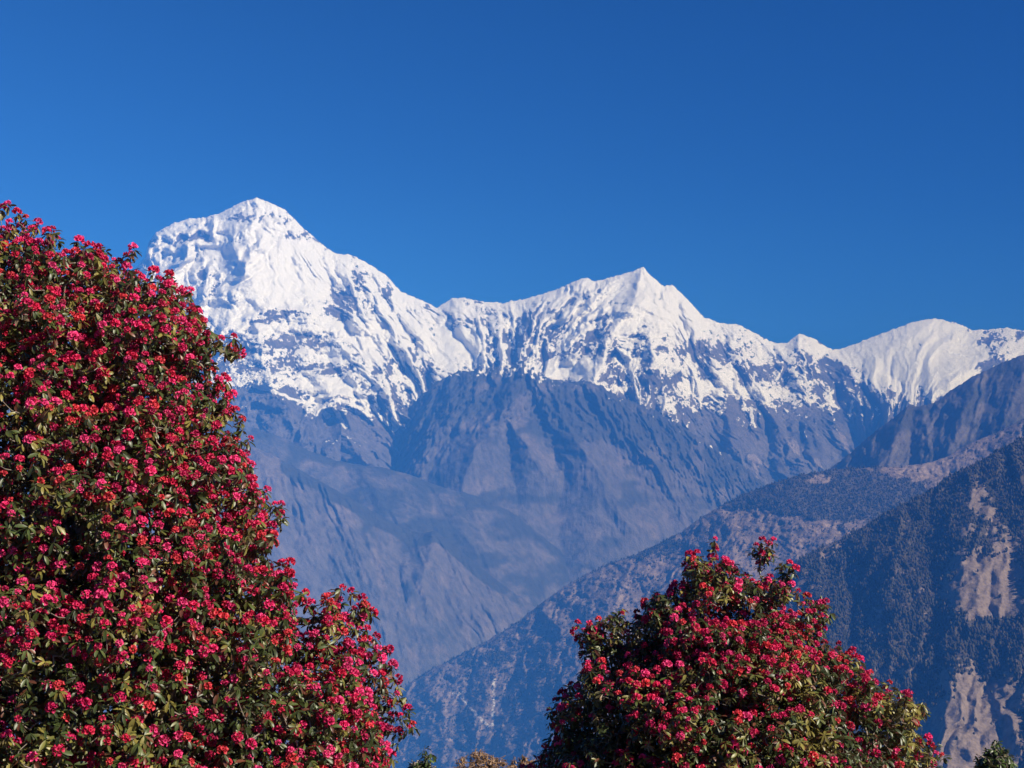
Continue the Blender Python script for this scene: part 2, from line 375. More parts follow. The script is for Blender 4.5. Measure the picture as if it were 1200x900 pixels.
# -- dark rocky ridge below the snow, centre
crestB = [(390, 620), (420, 580), (446, 545), (464, 506), (480, 478), (495, 462), (512, 447), (530, 438), (545, 433), (552, 436), (562, 429), (570, 433), (580, 429), (590, 434), (598, 430), (605, 428), (612, 422), (618, 427), (625, 431), (632, 439), (645, 444), (660, 449),
          (685, 446), (700, 450), (722, 463), (745, 472), (765, 480), (800, 500), (835, 522), (870, 545), (900, 570), (960, 610), (1040, 660)]
spB = [[(562, 429, 4, 50), (556, 460, 18, 240), (540, 500, 30, 300)], [(612, 422, 5, 60), (604, 455, 22, 330), (586, 490, 34, 430), (556, 530, 52, 500), (530, 600, 80, 520)], [(590, 485, 18, 300), (612, 515, 30, 300), (640, 560, 44, 330)],
       [(612, 422, 5, 60), (628, 448, 16, 200), (655, 480, 34, 330), (690, 540, 60, 480), (740, 620, 90, 560)],
       [(552, 433, 5, 60), (535, 475, 30, 360), (500, 520, 44, 420), (470, 580, 60, 460)],
       [(512, 447, 5, 40), (498, 490, 26, 260), (480, 530, 34, 300)],
       [(685, 446, 5, 60), (730, 500, 40, 330), (790, 570, 60, 430), (830, 640, 80, 480)],
       [(580, 430, 4, 60), (585, 470, 16, 160), (570, 500, 20, 160)], [(530, 438, 4, 60), (520, 470, 14, 150)],
       [(765, 480, 5, 40), (810, 540, 30, 240), (850, 600, 60, 330)]]
def relB(U, V, d):
    lean = np.interp(U, [440, 540, 612, 700, 900], [-.7, -.5, 0, .7, .8]); W = U - lean * d
    top = sst(120, 20, d)
    fade = 1 - .65 * sst(30, 140, d)
    R = 1.15 * spurs(U, V, spB, 120, 7) * (1 - .45 * sst(70, 200, d)) + 90 * facet(W, V, 30, 131) * fade
    R += fade * ((20 + 90 * top) * facet(W, V, 15, 136, 2.2, 1.6) + (8 + 60 * top) * facet(W + .5 * V, V, 7, 139) + 36 * top * facet(U, V, 4, 143, 1.5))
    return R
def covB(U, V, d, R, co):
    W = U - np.interp(U, [440, 612, 900], [-.6, 0, .8]) * d
    f = fbm(W / 5, V / 8, 4, 171, .65)
    snow = .9 * sst(.1, .4, f - .12 + .35 * blob(U, V, 620, 436, 26, 14) + .2 * blob(U, V, 560, 438, 60, 10) - sst(6, 26, d) * .5)
    st = streak(U, V, [[(578, 486, 5, .8), (556, 512, 5, .8), (538, 532, 4, .6)], [(604, 500, 5, .8), (630, 528, 5, .8), (646, 545, 6, .8)],
                       [(648, 535, 6, .9), (647, 560, 2, .6)], [(664, 508, 4, .7), (676, 528, 3, .7)], [(660, 462, 6, .6), (690, 482, 6, .6)], [(740, 500, 4, .5), (750, 520, 3, .5)]])
    scar = np.maximum(st, .8 * sst(.05, .45, fbm(W / 24, V / 40, 4, 181)))
    dark = fbm(U / 40, V / 26, 4, 191) + .55 * sst(75, 20, d) - .12 + .4 * blob(U, V, 690, 500, 60, 30)  # dark crest over paler slopes: haze thickening downhill, put into the cover colour
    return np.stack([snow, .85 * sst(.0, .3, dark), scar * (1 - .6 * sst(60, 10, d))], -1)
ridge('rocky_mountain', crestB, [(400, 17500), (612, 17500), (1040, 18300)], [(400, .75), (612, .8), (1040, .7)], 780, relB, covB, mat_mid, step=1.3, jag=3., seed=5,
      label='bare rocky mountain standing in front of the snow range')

# -- far right slope under the last snow peak
crestG = [(880, 610), (940, 575), (978, 545), (1000, 528), (1022, 508), (1040, 495), (1056, 482), (1066, 474), (1078, 476), (1096, 472), (1108, 462), (1130, 447), (1150, 436), (1175, 425), (1200, 415), (1260, 390), (1350, 350)]
spG = [[(1066, 474, 6, 80), (1052, 505, 22, 260), (1035, 540, 40, 330), (1000, 600, 60, 400)], [(1078, 476, 5, 60), (1090, 520, 30, 260), (1095, 580, 50, 330)],
       [(1150, 436, 6, 60), (1130, 480, 40, 260), (1110, 530, 50, 330)], [(1220, 405, 6, 60), (1190, 460, 40, 260), (1170, 530, 60, 330)]]
def relG(U, V, d):
    W = U + .5 * d
    return spurs(U, V, spG, 220, 6) + 50 * facet(W, V, 30, 231, 2, 1.6) + 20 * facet(W, V, 12, 236, 2, 1.6) + 10 * facet(U + .4 * V, V, 5, 241)
def covG(U, V, d, R, co):
    st = streak(U, V, [[(1040, 500, 8, .9), (1032, 512, 9, .9)], [(1024, 520, 6, .9), (1022, 524, 6, .9)], [(975, 515, 8, .5), (985, 528, 8, .5)]])
    return np.stack([0 * U, .9 * sst(-.1, .3, fbm(U / 40, V / 26, 4, 291)), np.maximum(st, .7 * sst(.1, .5, fbm((U + .5 * d) / 14, V / 30, 4, 281)))], -1)
ridge('steep_mountain', crestG, [(880, 13500), (1350, 13500)], [(880, .7), (1350, .75)], 700, relG, covG, mat_mid, step=1.4, jag=1.6, seed=6,
      label='dark mountain side rising to the right edge below the last snow peak')

# -- two descending ridges on the left
crestC = [(-150, 440), (100, 470), (200, 480), (270, 492), (330, 512), (360, 527), (395, 540), (425, 545), (450, 548), (480, 556), (505, 566), (530, 574), (555, 580), (600, 600), (650, 640), (700, 680), (760, 730)]
spC = [[(300, 500, 6, 60), (320, 560, 50, 330), (340, 640, 80, 400)], [(425, 545, 6, 60), (450, 590, 50, 330), (500, 660, 80, 400)], [(360, 527, 5, 60), (380, 560, 26, 200)], [(505, 566, 5, 60), (540, 620, 46, 260), (600, 700, 60, 330)]]
def relC(U, V, d):
    W = U - .6 * d
    return .4 * spurs(U, V, spC, 320, 7) + 28 * facet(W, V, 32, 331) + 12 * facet(W, V, 12, 336)
def covC(U, V, d, R, co):
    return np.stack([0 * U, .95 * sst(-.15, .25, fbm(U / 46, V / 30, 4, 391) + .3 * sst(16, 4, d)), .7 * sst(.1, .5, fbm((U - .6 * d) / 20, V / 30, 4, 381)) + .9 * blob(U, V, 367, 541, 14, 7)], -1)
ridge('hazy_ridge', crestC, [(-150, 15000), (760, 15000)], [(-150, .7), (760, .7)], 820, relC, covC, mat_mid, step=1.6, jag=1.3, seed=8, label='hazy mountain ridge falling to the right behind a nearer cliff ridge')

crestD = [(-150, 440), (150, 480), (230, 500), (285, 520), (303, 526), (320, 533), (345, 547), (372, 562), (400, 578), (425, 592), (450, 606), (470, 617), (492, 625), (510, 622), (524, 632), (545, 650), (570, 670),
          (590, 686), (610, 700), (628, 712), (660, 735), (700, 770), (740, 800)]
spD = [[(303, 526, 5, 60), (318, 560, 26, 260), (316, 640, 50, 380), (320, 760, 70, 420)], [(372, 562, 6, 60), (405, 610, 44, 380), (440, 690, 70, 520), (470, 780, 80, 600)],
       [(345, 547, 5, 60), (356, 580, 20, 200), (366, 640, 44, 300)], [(510, 622, 6, 80), (500, 660, 40, 400), (470, 720, 60, 500), (450, 800, 80, 560)],
       [(510, 622, 6, 60), (545, 680, 40, 330), (590, 740, 60, 400)], [(450, 606, 5, 60), (446, 650, 30, 260)], [(590, 686, 5, 60), (600, 740, 40, 200)]]
def relD(U, V, d):
    W = U - np.interp(U, [300, 400, 500, 560], [.05, .5, .3, .7]) * d
    cliff = blob(U, V, 350, 580, 70, 40)
    return (.7 * spurs(U, V, spD, 420, 7) + 60 * facet(W, V, 30, 431) + (24 + 60 * cliff) * facet(W, V, 11, 436, 4) + 14 * facet(U + .5 * V, V, 6, 441)) * (.75 - .4 * sst(70, 190, d))
def covD(U, V, d, R, co):
    W = U - .3 * d
    sc = .9 * blob(U, V, 400, 600, 16, 20) + .8 * blob(U, V, 325, 555, 14, 26) + .8 * sst(.05, .45, fbm(W / 16, V / 30, 4, 481)) + .8 * blob(U, V, 512, 635, 16, 12) + .9 * blob(U, V, 300, 560, 14, 30)
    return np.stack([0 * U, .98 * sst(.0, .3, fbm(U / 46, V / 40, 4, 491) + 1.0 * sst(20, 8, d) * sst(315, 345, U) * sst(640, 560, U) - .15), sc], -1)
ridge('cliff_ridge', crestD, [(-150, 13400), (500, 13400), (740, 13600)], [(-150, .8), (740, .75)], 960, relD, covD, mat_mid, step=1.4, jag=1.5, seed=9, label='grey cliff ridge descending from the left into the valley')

# -- the long valley ridge rising to the right
crestE = [(380, 900), (440, 835), (465, 812), (480, 800), (500, 787), (530, 772), (560, 757), (585, 742), (610, 726), (635, 706), (660, 688), (690, 671), (715, 660), (745, 650), (770, 638), (800, 622), (822, 606),
          (842, 594), (865, 582), (885, 574), (905, 566), (940, 556), (975, 550), (1010, 548), (1050, 547), (1085, 543), (1108, 536), (1128, 524), (1145, 516), (1168, 507), (1200, 490), (1260, 460), (1350, 420)]
spE = [[(635, 706, 5, 60), (660, 745, 30, 260), (640, 810, 46, 380), (610, 880, 70, 420)], [(560, 757, 5, 50), (570, 800, 26, 260), (560, 860, 40, 330)],
       [(800, 622, 4, 40), (755, 664, 20, 260), (720, 700, 40, 400), (690, 760, 50, 460), (650, 840, 70, 500)], [(500, 787, 5, 40), (520, 840, 30, 200), (520, 900, 50, 260)],
       [(842, 594, 5, 60), (860, 640, 40, 280), (850, 690, 60, 400), (800, 780, 80, 420)], [(905, 566, 5, 60), (950, 610, 50, 240), (980, 660, 60, 260)],
       [(1085, 543, 5, 60), (1040, 580, 40, 200), (1000, 620, 50, 240)], [(690, 671, 4, 40), (700, 700, 16, 160), (680, 730, 26, 180)]]
def relE(U, V, d):
    W = U + .45 * d
    return .38 * spurs(U, V, spE, 520, 8) + 30 * facet(W, V, 30, 531, 1.6, 1.8) + 12 * facet(W, V, 12, 536, 1.5, 1.8) + 60 * fbm(U / 26, V / 18, 5, 541, .6)
def covE(U, V, d, R, co):
    f = fbm(U / 26, V / 18, 5, 591, .6)
    fo = f - .50 + .3 * fbm(U / 5, V / 4, 3, 597, .7) + 1.15 * sst(1.1, .5, np.hypot((U - 965) / 160, (V - 578) / 34)) + .75 * blob(U, V, 768, 644, 55, 16) + .5 * blob(U, V, 560, 772, 60, 12) + .3 * blob(U, V, 1000, 640, 90, 40)
    fo = fo - .8 * blob(U, V, 1110, 545, 60, 16) - .45 * blob(U, V, 690, 720, 60, 40) - .35 * blob(U, V, 900, 625, 80, 24) - .9 * blob(U, V, 965, 562, 13, 6) - .7 * blob(U, V, 1057, 553, 5, 3) + .4 * blob(U, V, 1000, 600, 80, 30)
    fo = fo + .5 * sst(5, 0, d) * sst(1130, 1060, U) + .5 * blob(U, V, 600, 800, 60, 40) * sst(0, .3, noise(U / 20, V / 14, 599))
    forest = .98 * sst(-.02, .22, fo)
    st = streak(U, V, [[(537, 812, 3, 1), (548, 826, 2.5, 1), (563, 842, 3, 1), (573, 851, 4, 1)], [(579, 796, 3.5, 1), (579, 815, 2.5, 1), (577, 852, 3.5, 1)], [(590, 800, 2, .8), (594, 830, 2, .8)],
                       [(620, 772, 3, .8), (612, 800, 3, .8)], [(530, 812, 3, 1), (544, 812, 3, .9)], [(735, 700, 7, .7), (716, 704, 7, .7)]], 1.5)
    pale = .8 * sst(.12, .4, fbm(U / 12, V / 9, 4, 581)) + .6 * blob(U, V, 690, 720, 60, 40) * sst(-.1, .3, fbm(U / 20, V / 12, 3, 585)) + .9 * blob(U, V, 1110, 548, 60, 18) + .9 * blob(U, V, 965, 562, 13, 6)
    return np.stack([.46 * sst(.5, 1, st) * sst(640, 600, U), forest * (1 - st), np.maximum(.8 * st, pale)], -1)
E = ridge('long_ridge', crestE, [(380, 11700), (640, 11500), (900, 11300), (1350, 11300)], [(380, .62), (1350, .6)], 1020, relE, covE, mat_long, step=1.25, jag=1.0, seed=11,
          label='long wooded ridge climbing from the valley to the right edge')

# -- the near forested hillside on the right
crestF = [(760, 830), (800, 770), (850, 712), (872, 697), (900, 677), (925, 662), (950, 648), (985, 632), (1000, 624), (1030, 606), (1060, 589), (1090, 575), (1115, 556), (1140, 545), (1165, 530), (1200, 512), (1260, 480), (1350, 430)]
spF = [[(950, 648, 5, 40), (960, 700, 50, 200), (980, 780, 70, 300), (960, 900, 90, 360)], [(1060, 589, 5, 60), (1050, 650, 60, 260), (1060, 730, 80, 320), (1010, 800, 70, 300)],
       [(1140, 545, 5, 40), (1135, 620, 50, 240), (1125, 690, 60, 260), (1120, 740, 60, 200)],
       [(1120, 775, 30, 200), (1110, 830, 60, 330), (1100, 900, 90, 420)], [(1010, 790, 30, 200), (1050, 785, 30, 260), (1090, 770, 30, 260)]]
def relF(U, V, d):
    W = U + .2 * d
    return .5 * spurs(U, V, spF, 620, 7) + 50 * facet(W, V, 40, 631, 2., 1.6) + 26 * fbm(U / 30, V / 24, 4, 641)
def covF(U, V, d, R, co):
    f = fbm(U / 11, V / 9, 5, 691, .62)
    fo = .42 + f * 1.0 + .45 * fbm(U / 4.2, V / 3.4, 3, 697, .7)
    fo = fo - .95 * blob(U, V, 1150, 690, 46, 34) - .9 * blob(U, V, 1178, 690, 34, 30) - .75 * blob(U, V, 1146, 585, 13, 22) - .6 * blob(U, V, 1163, 612, 8, 22) - .8 * blob(U, V, 1132, 622, 12, 7) - .55 * blob(U, V, 1178, 640, 20, 20) - .5 * blob(U, V, 1130, 655, 26, 14)
    fo = fo - .6 * blob(U, V, 985, 641, 22, 5) - .55 * blob(U, V, 966, 651, 14, 5) - .5 * blob(U, V, 1075, 695, 14, 7) - .5 * blob(U, V, 1028, 730, 12, 20) - .5 * blob(U, V, 1003, 675, 5, 10) - .5 * blob(U, V, 940, 685, 16, 14)
    fo = fo - .75 * blob(U, V, 1150, 815, 70, 36) - .65 * blob(U, V, 1130, 868, 70, 44) - .3 * blob(U, V, 1050, 790, 60, 14) + .5 * blob(U, V, 1060, 815, 50, 20) + .3 * blob(U, V, 1170, 745, 60, 16) - .3 * blob(U, V, 1150, 880, 90, 50)
    forest = .98 * sst(-.05, .16, fo)
    pale = .9 * sst(-.1, .25, fbm(U / 9, V / 7, 4, 681) + .5 * blob(U, V, 1160, 690, 60, 40) + .5 * blob(U, V, 1150, 600, 30, 50) + .5 * blob(U, V, 1140, 840, 80, 70) + .2)
    return np.stack([0 * U, forest, pale], -1)
FF = ridge('forested_hill', crestF, [(760, 6900), (950, 6900), (1350, 7000)], [(760, .6), (1350, .58)], 1060, relF, covF, mat_near, step=1.25, jag=.8, seed=13, floor=-2900,
           label='dark forested hillside with bare brown clearings on the right')

# ------------------------------------------------------------------ far woods: small crowns standing on the slopes
m, nt, b = new_mat('far_tree_crowns')
vc_ = nd(nt, 'ShaderNodeVertexColor', layer_name='tint')
nt.links.new(vc_.outputs[0], b.inputs['Base Color']); b.inputs['Roughness'].default_value = .9; b.inputs['Specular IOR Level'].default_value = .1
mat_wood = m
def wood(name, P, n, h0, h1, seed, label, sparse=.06):
    r = np.random.default_rng(seed)
    ok = (P['V'] < 915) & (P['U'] > 460) & (P['U'] < 1260)
    w = (np.clip(P['C'][..., 1], 0, 1) ** 1.5 + sparse) * (1 - .9 * np.clip(P['C'][..., 2] * (1 - P['C'][..., 1]), 0, 1)) * ok
    w = w.ravel() / w.sum()
    pick = r.choice(w.size, n, p=w)
    c = P['co'].reshape(-1, 3)[pick] + np.c_[r.uniform(-9, 9, (n, 2)), np.zeros(n)]
    h = r.uniform(h0, h1, n); wd = h * r.uniform(.3, .55, n)
    k = 6; a = np.arange(k) / k * 2 * np.pi
    rings = [(-.25, .55), (.25, 1.), (.62, .72), (.9, .3)]
    V = []
    for z, rad in rings:
        ang = a[None] + r.uniform(0, 6, n)[:, None] * 0 + r.uniform(-.3, .3, (n, k))
        rr_ = rad * wd[:, None] * r.uniform(.7, 1.25, (n, k))
        V.append(np.stack([c[:, :1] + rr_ * np.cos(ang), c[:, 1:2] + rr_ * np.sin(ang), c[:, 2:] + h[:, None] * (z + r.uniform(-.07, .07, (n, k)))], -1))
    V = np.stack(V, 1).reshape(n, -1, 3)
    top = np.stack([c[:, 0], c[:, 1], c[:, 2] + h * 1.08], -1)[:, None]
    V = np.concatenate([V, top], 1); nv = V.shape[1]
    q = []; t = []
    for i in range(len(rings) - 1):
        for j in range(k): q.append([i * k + j, i * k + (j + 1) % k, (i + 1) * k + (j + 1) % k, (i + 1) * k + j])
    for j in range(k): t.append([(len(rings) - 1) * k + j, (len(rings) - 1) * k + (j + 1) % k, nv - 1])
    off = (np.arange(n) * nv)[:, None, None]
    me = mesh_np(name, V.reshape(-1, 3), (np.array(q)[None] + off).reshape(-1, 4), (np.array(t)[None] + off).reshape(-1, 3), smooth=False)
    base = np.array([.036, .034, .022]) * r.uniform(.7, 1.5, (n, 1)) + np.array([.03, .016, .010]) * (r.random((n, 1)) < .18)
    col_attr(me, 'tint', np.repeat(base[:, None], nv, 1).reshape(-1, 3))
    o = add(name, me, mat_wood); tag(o, label, None, None, 'stuff')
wood('forest', FF, 26000, 8, 17, 5, 'dense dark woodland covering the near hillside', .05)
wood('woodland', E, 12000, 9, 18, 6, 'patchy woodland on the long ridge above the valley', .09)

# ------------------------------------------------------------------ haze
bm_co = [(x, y, z) for x in (-30000, 30000) for y in (-9000, 44000) for z in (-3400, 3780)]
hm = mesh_np('haze', bm_co, [(0, 1, 3, 2), (4, 6, 7, 5), (0, 4, 5, 1), (2, 3, 7, 6), (0, 2, 6, 4), (1, 5, 7, 3)], smooth=False)
m = bpy.data.materials.new('haze'); m.use_nodes = True; nt = m.node_tree; nt.nodes.remove(nt.nodes['Principled BSDF'])
pv = nd(nt, 'ShaderNodeVolumePrincipled'); pv.inputs['Density'].default_value = HAZE_DENSITY
pv.inputs['Color'].default_value = (*HAZE_COLOR, 1); pv.inputs['Anisotropy'].default_value = -.48
pv.inputs['Absorption Color'].default_value = (.25, .25, .25, 1)
nt.links.new(pv.outputs[0], nt.nodes['Material Output'].inputs['Volume'])
haze = add('haze', hm, m); tag(haze, None, None, None, 'stuff')

# ------------------------------------------------------------------ rhododendrons
def leaf_mat():
    m, nt, b = new_mat('rhododendron_leaf')
    vc_ = nd(nt, 'ShaderNodeVertexColor', layer_name='tint')
    geo = nd(nt, 'ShaderNodeNewGeometry')
    under = mixc(nt, .55, vc_.outputs[0], (.24, .19, .12))
    c = mixc(nt, geo.outputs['Backfacing'], vc_.outputs[0], under)
    nt.links.new(c, b.inputs['Base Color']); b.inputs['Roughness'].default_value = .42; b.inputs['Specular IOR Level'].default_value = .5
    tr = nd(nt, 'ShaderNodeBsdfTranslucent'); nt.links.new(c, tr.inputs[0])
    mx = nd(nt, 'ShaderNodeMixShader'); mx.inputs[0].default_value = .15
    nt.links.new(b.outputs[0], mx.inputs[1]); nt.links.new(tr.outputs[0], mx.inputs[2])
    nt.links.new(mx.outputs[0], nt.nodes['Material Output'].inputs['Surface']); return m
def petal_mat():
    m, nt, b = new_mat('crimson_petal')
    vc_ = nd(nt, 'ShaderNodeVertexColor', layer_name='tint')
    nt.links.new(vc_.outputs[0], b.inputs['Base Color']); b.inputs['Roughness'].default_value = .5; b.inputs['Specular IOR Level'].default_value = .35
    tr = nd(nt, 'ShaderNodeBsdfTranslucent'); nt.links.new(vc_.outputs[0], tr.inputs[0])
    mx = nd(nt, 'ShaderNodeMixShader'); mx.inputs[0].default_value = .3
    nt.links.new(b.outputs[0], mx.inputs[1]); nt.links.new(tr.outputs[0], mx.inputs[2])
    nt.links.new(mx.outputs[0], nt.nodes['Material Output'].inputs['Surface']); return m
def bark_mat(name, c1, c2):
    m, nt, b = new_mat(name)
    tc = nd(nt, 'ShaderNodeTexCoord')
    n = texn(nt, 14, 6, .7, tc.outputs['Object'])
    nt.links.new(mixc(nt, n, c1, c2), b.inputs['Base Color']); b.inputs['Roughness'].default_value = .85
    bp = nd(nt, 'ShaderNodeBump'); bp.inputs['Distance'].default_value = .01; nt.links.new(n, bp.inputs['Height']); nt.links.new(bp.outputs[0], b.inputs['Normal'])
    return m
M_LEAF, M_PETAL = leaf_mat(), petal_mat()
M_BARK = bark_mat('pale_bark', (.12, .09, .07), (.38, .32, .27)); M_DRY = bark_mat('dry_twigs', (.14, .08, .05), (.34, .22, .14))

def unit(a): return a / (np.linalg.norm(a, axis=-1, keepdims=True) + 1e-9)
def frames(d, spin):
    """rotation matrices (n,3,3) whose columns are x, y, z with z = d"""
    d = unit(d); ref = np.where(np.abs(d[:, 2:3]) > .95, np.array([[1., 0, 0]]), np.array([[0, 0, 1.]]))
    x = unit(np.cross(ref, d)); y = np.cross(d, x)
    c, s = np.cos(spin)[:, None], np.sin(spin)[:, None]
    return np.stack([c * x + s * y, -s * x + c * y, d], -1)
LEAF_Q = np.array([[0, 1, 2, 2], [0, 2, 3, 3]])
def whorl(r, n, size=1.):
    """leaves round one twig tip, z = twig direction; returns verts, quads, tris, per vertex leaf id"""
    V = []; Q = []; T = []; I = []
    for k in range(n):
        az = k * 2.4 + r.uniform(-.3, .3); L = size * r.uniform(.08, .13); w = L * r.uniform(.14, .18)
        el = math.radians(r.uniform(-68, 18)); base = r.uniform(-.05, .0)
        bend = r.uniform(.25, .8)
        rows = []
        pos = np.array([.006, 0, base]); ang = el
        for t, ww in ((0, .12), (.3, .8), (.62, 1.), (.88, .6), (1., 0)):
            rows.append((pos.copy(), ww * w, ang)); dl = L * {0: .3, .3: .32, .62: .26, .88: .12, 1.: 0}[t]
            pos = pos + np.array([math.cos(ang), 0, math.sin(ang)]) * dl; ang -= bend * dl / L
        rot = np.array([[math.cos(az), -math.sin(az), 0], [math.sin(az), math.cos(az), 0], [0, 0, 1]])
        tw = r.uniform(-.5, .5); b0 = len(V)
        for p, ww, a in rows[:-1]:
            up = np.array([-math.sin(a), 0, math.cos(a)]); sd = np.array([0, math.cos(tw), 0]) + up * math.sin(tw)
            for s, f in ((-1, .28), (0, 0), (1, .28)): V.append(rot @ (p + sd * s * ww + up * f * ww * abs(s)))
        V.append(rot @ rows[-1][0])
        for i in range(3):
            for j in range(2): Q.append([b0 + i * 3 + j, b0 + (i + 1) * 3 + j, b0 + (i + 1) * 3 + j + 1, b0 + i * 3 + j + 1])
        T += [[b0 + 9, b0 + 12, b0 + 10], [b0 + 10, b0 + 12, b0 + 11]]
        I += [k] * 13
    return np.array(V), np.array(Q), np.array(T), np.array(I)
def truss(r, bells=12, size=1.):
    """a domed head of small bell flowers, z = outwards"""
    V = []; Q = []; B = []; k = 6
    for i in range(bells):
        ph = i * 2.4 + r.uniform(-.2, .2); el = math.acos(1 - (i + .5) / bells * 1.15)
        d = np.array([math.sin(el) * math.cos(ph), math.sin(el) * math.sin(ph), math.cos(el)])
        d = unit(d + r.uniform(-.15, .15, 3)); R = frames(d[None], np.array([r.uniform(0, 6)]))[0]
        L = size * r.uniform(.034, .046); b0 = len(V)
        for t, rad in ((.0, .004), (.5, .0095), (.85, .013), (1.05, .021)):
            for j in range(k):
                a = j / k * 2 * np.pi; rr_ = rad * size * (1.18 if (j % 2 and t > 1) else .95)
                V.append(R @ np.array([rr_ * math.cos(a), rr_ * math.sin(a), size * .018 + L * t - (.006 * size if (t > 1 and j % 2 == 0) else 0)])); B.append(t)
        for q_ in range(3):
            for j in range(k): Q.append([b0 + q_ * k + j, b0 + q_ * k + (j + 1) % k, b0 + (q_ + 1) * k + (j + 1) % k, b0 + (q_ + 1) * k + j])
    return np.array(V), np.array(Q), np.array(B)
def bake(name, temps, which, Rm, pos, scale, tint_fn, mat, parent, smooth=True):
    cos = []; qs = []; ts = []; cl = []; off = 0
    for k, tp in enumerate(temps):
        s = np.where(which == k)[0]
        if not len(s): continue
        v = np.einsum('nij,vj->nvi', Rm[s], tp[0]) * scale[s][:, None, None] + pos[s][:, None]
        nv = tp[0].shape[0]; o = (off + np.arange(len(s)) * nv)[:, None, None]
        cos.append(v.reshape(-1, 3)); qs.append((tp[1][None] + o).reshape(-1, 4))
        if len(tp) > 3: ts.append((tp[2][None] + o).reshape(-1, 3))
        cl.append(tint_fn(tp, s).reshape(-1, 3)); off += nv * len(s)
    me = mesh_np(name, np.concatenate(cos), np.concatenate(qs), np.concatenate(ts) if ts else None, smooth)
    col_attr(me, 'tint', np.concatenate(cl)); return add(name, me, mat, parent)

def tubes(name, A, B, ra, rb, mat, parent, k=5):
    """tapered round segments from A to B as one mesh"""
    n = len(A); R = frames(B - A, np.zeros(n)); a = np.arange(k) / k * 2 * np.pi
    ring = np.stack([np.cos(a), np.sin(a), 0 * a], -1)
    dirs = np.einsum('nij,vj->nvi', R, ring)
    ext = unit(B - A) * (rb[:, None] * .4)
    V = np.concatenate([A[:, None] + dirs * ra[:, None, None], (B + ext)[:, None] + dirs * rb[:, None, None]], 1)
    q = np.array([[j, (j + 1) % k, k + (j + 1) % k, k + j] for j in range(k)])
    me = mesh_np(name, V.reshape(-1, 3), (q[None] + (np.arange(n) * 2 * k)[:, None, None]).reshape(-1, 4))
    return add(name, me, mat, parent)

def grow(tips, trunk, bf=.35):
    """join every tip to the trunk, short and direct; returns parent index per node"""
    P = np.concatenate([trunk, tips]); n = len(P); nt_ = len(trunk)
    par = np.full(n, -1); path = np.zeros(n)
    for i in range(1, nt_): par[i] = i - 1; path[i] = path[i - 1] + np.linalg.norm(P[i] - P[i - 1])
    inn = np.zeros(n, bool); inn[:nt_] = True
    best = np.full(n, 1e9); bp_ = np.zeros(n, int)
    def relax(i):
        d = np.linalg.norm(P - P[i], axis=1); c = d ** 1.25 + bf * (path[i] + d) * .35
        m = (c < best) & ~inn; best[m] = c[m]; bp_[m] = i
    for i in range(nt_): relax(i)
    for _ in range(n - nt_):
        i = int(np.argmin(np.where(inn, 1e9, best)))
        par[i] = bp_[i]; path[i] = path[par[i]] + np.linalg.norm(P[i] - P[par[i]]); inn[i] = True; relax(i)
    order = np.argsort(path); return P, par, order

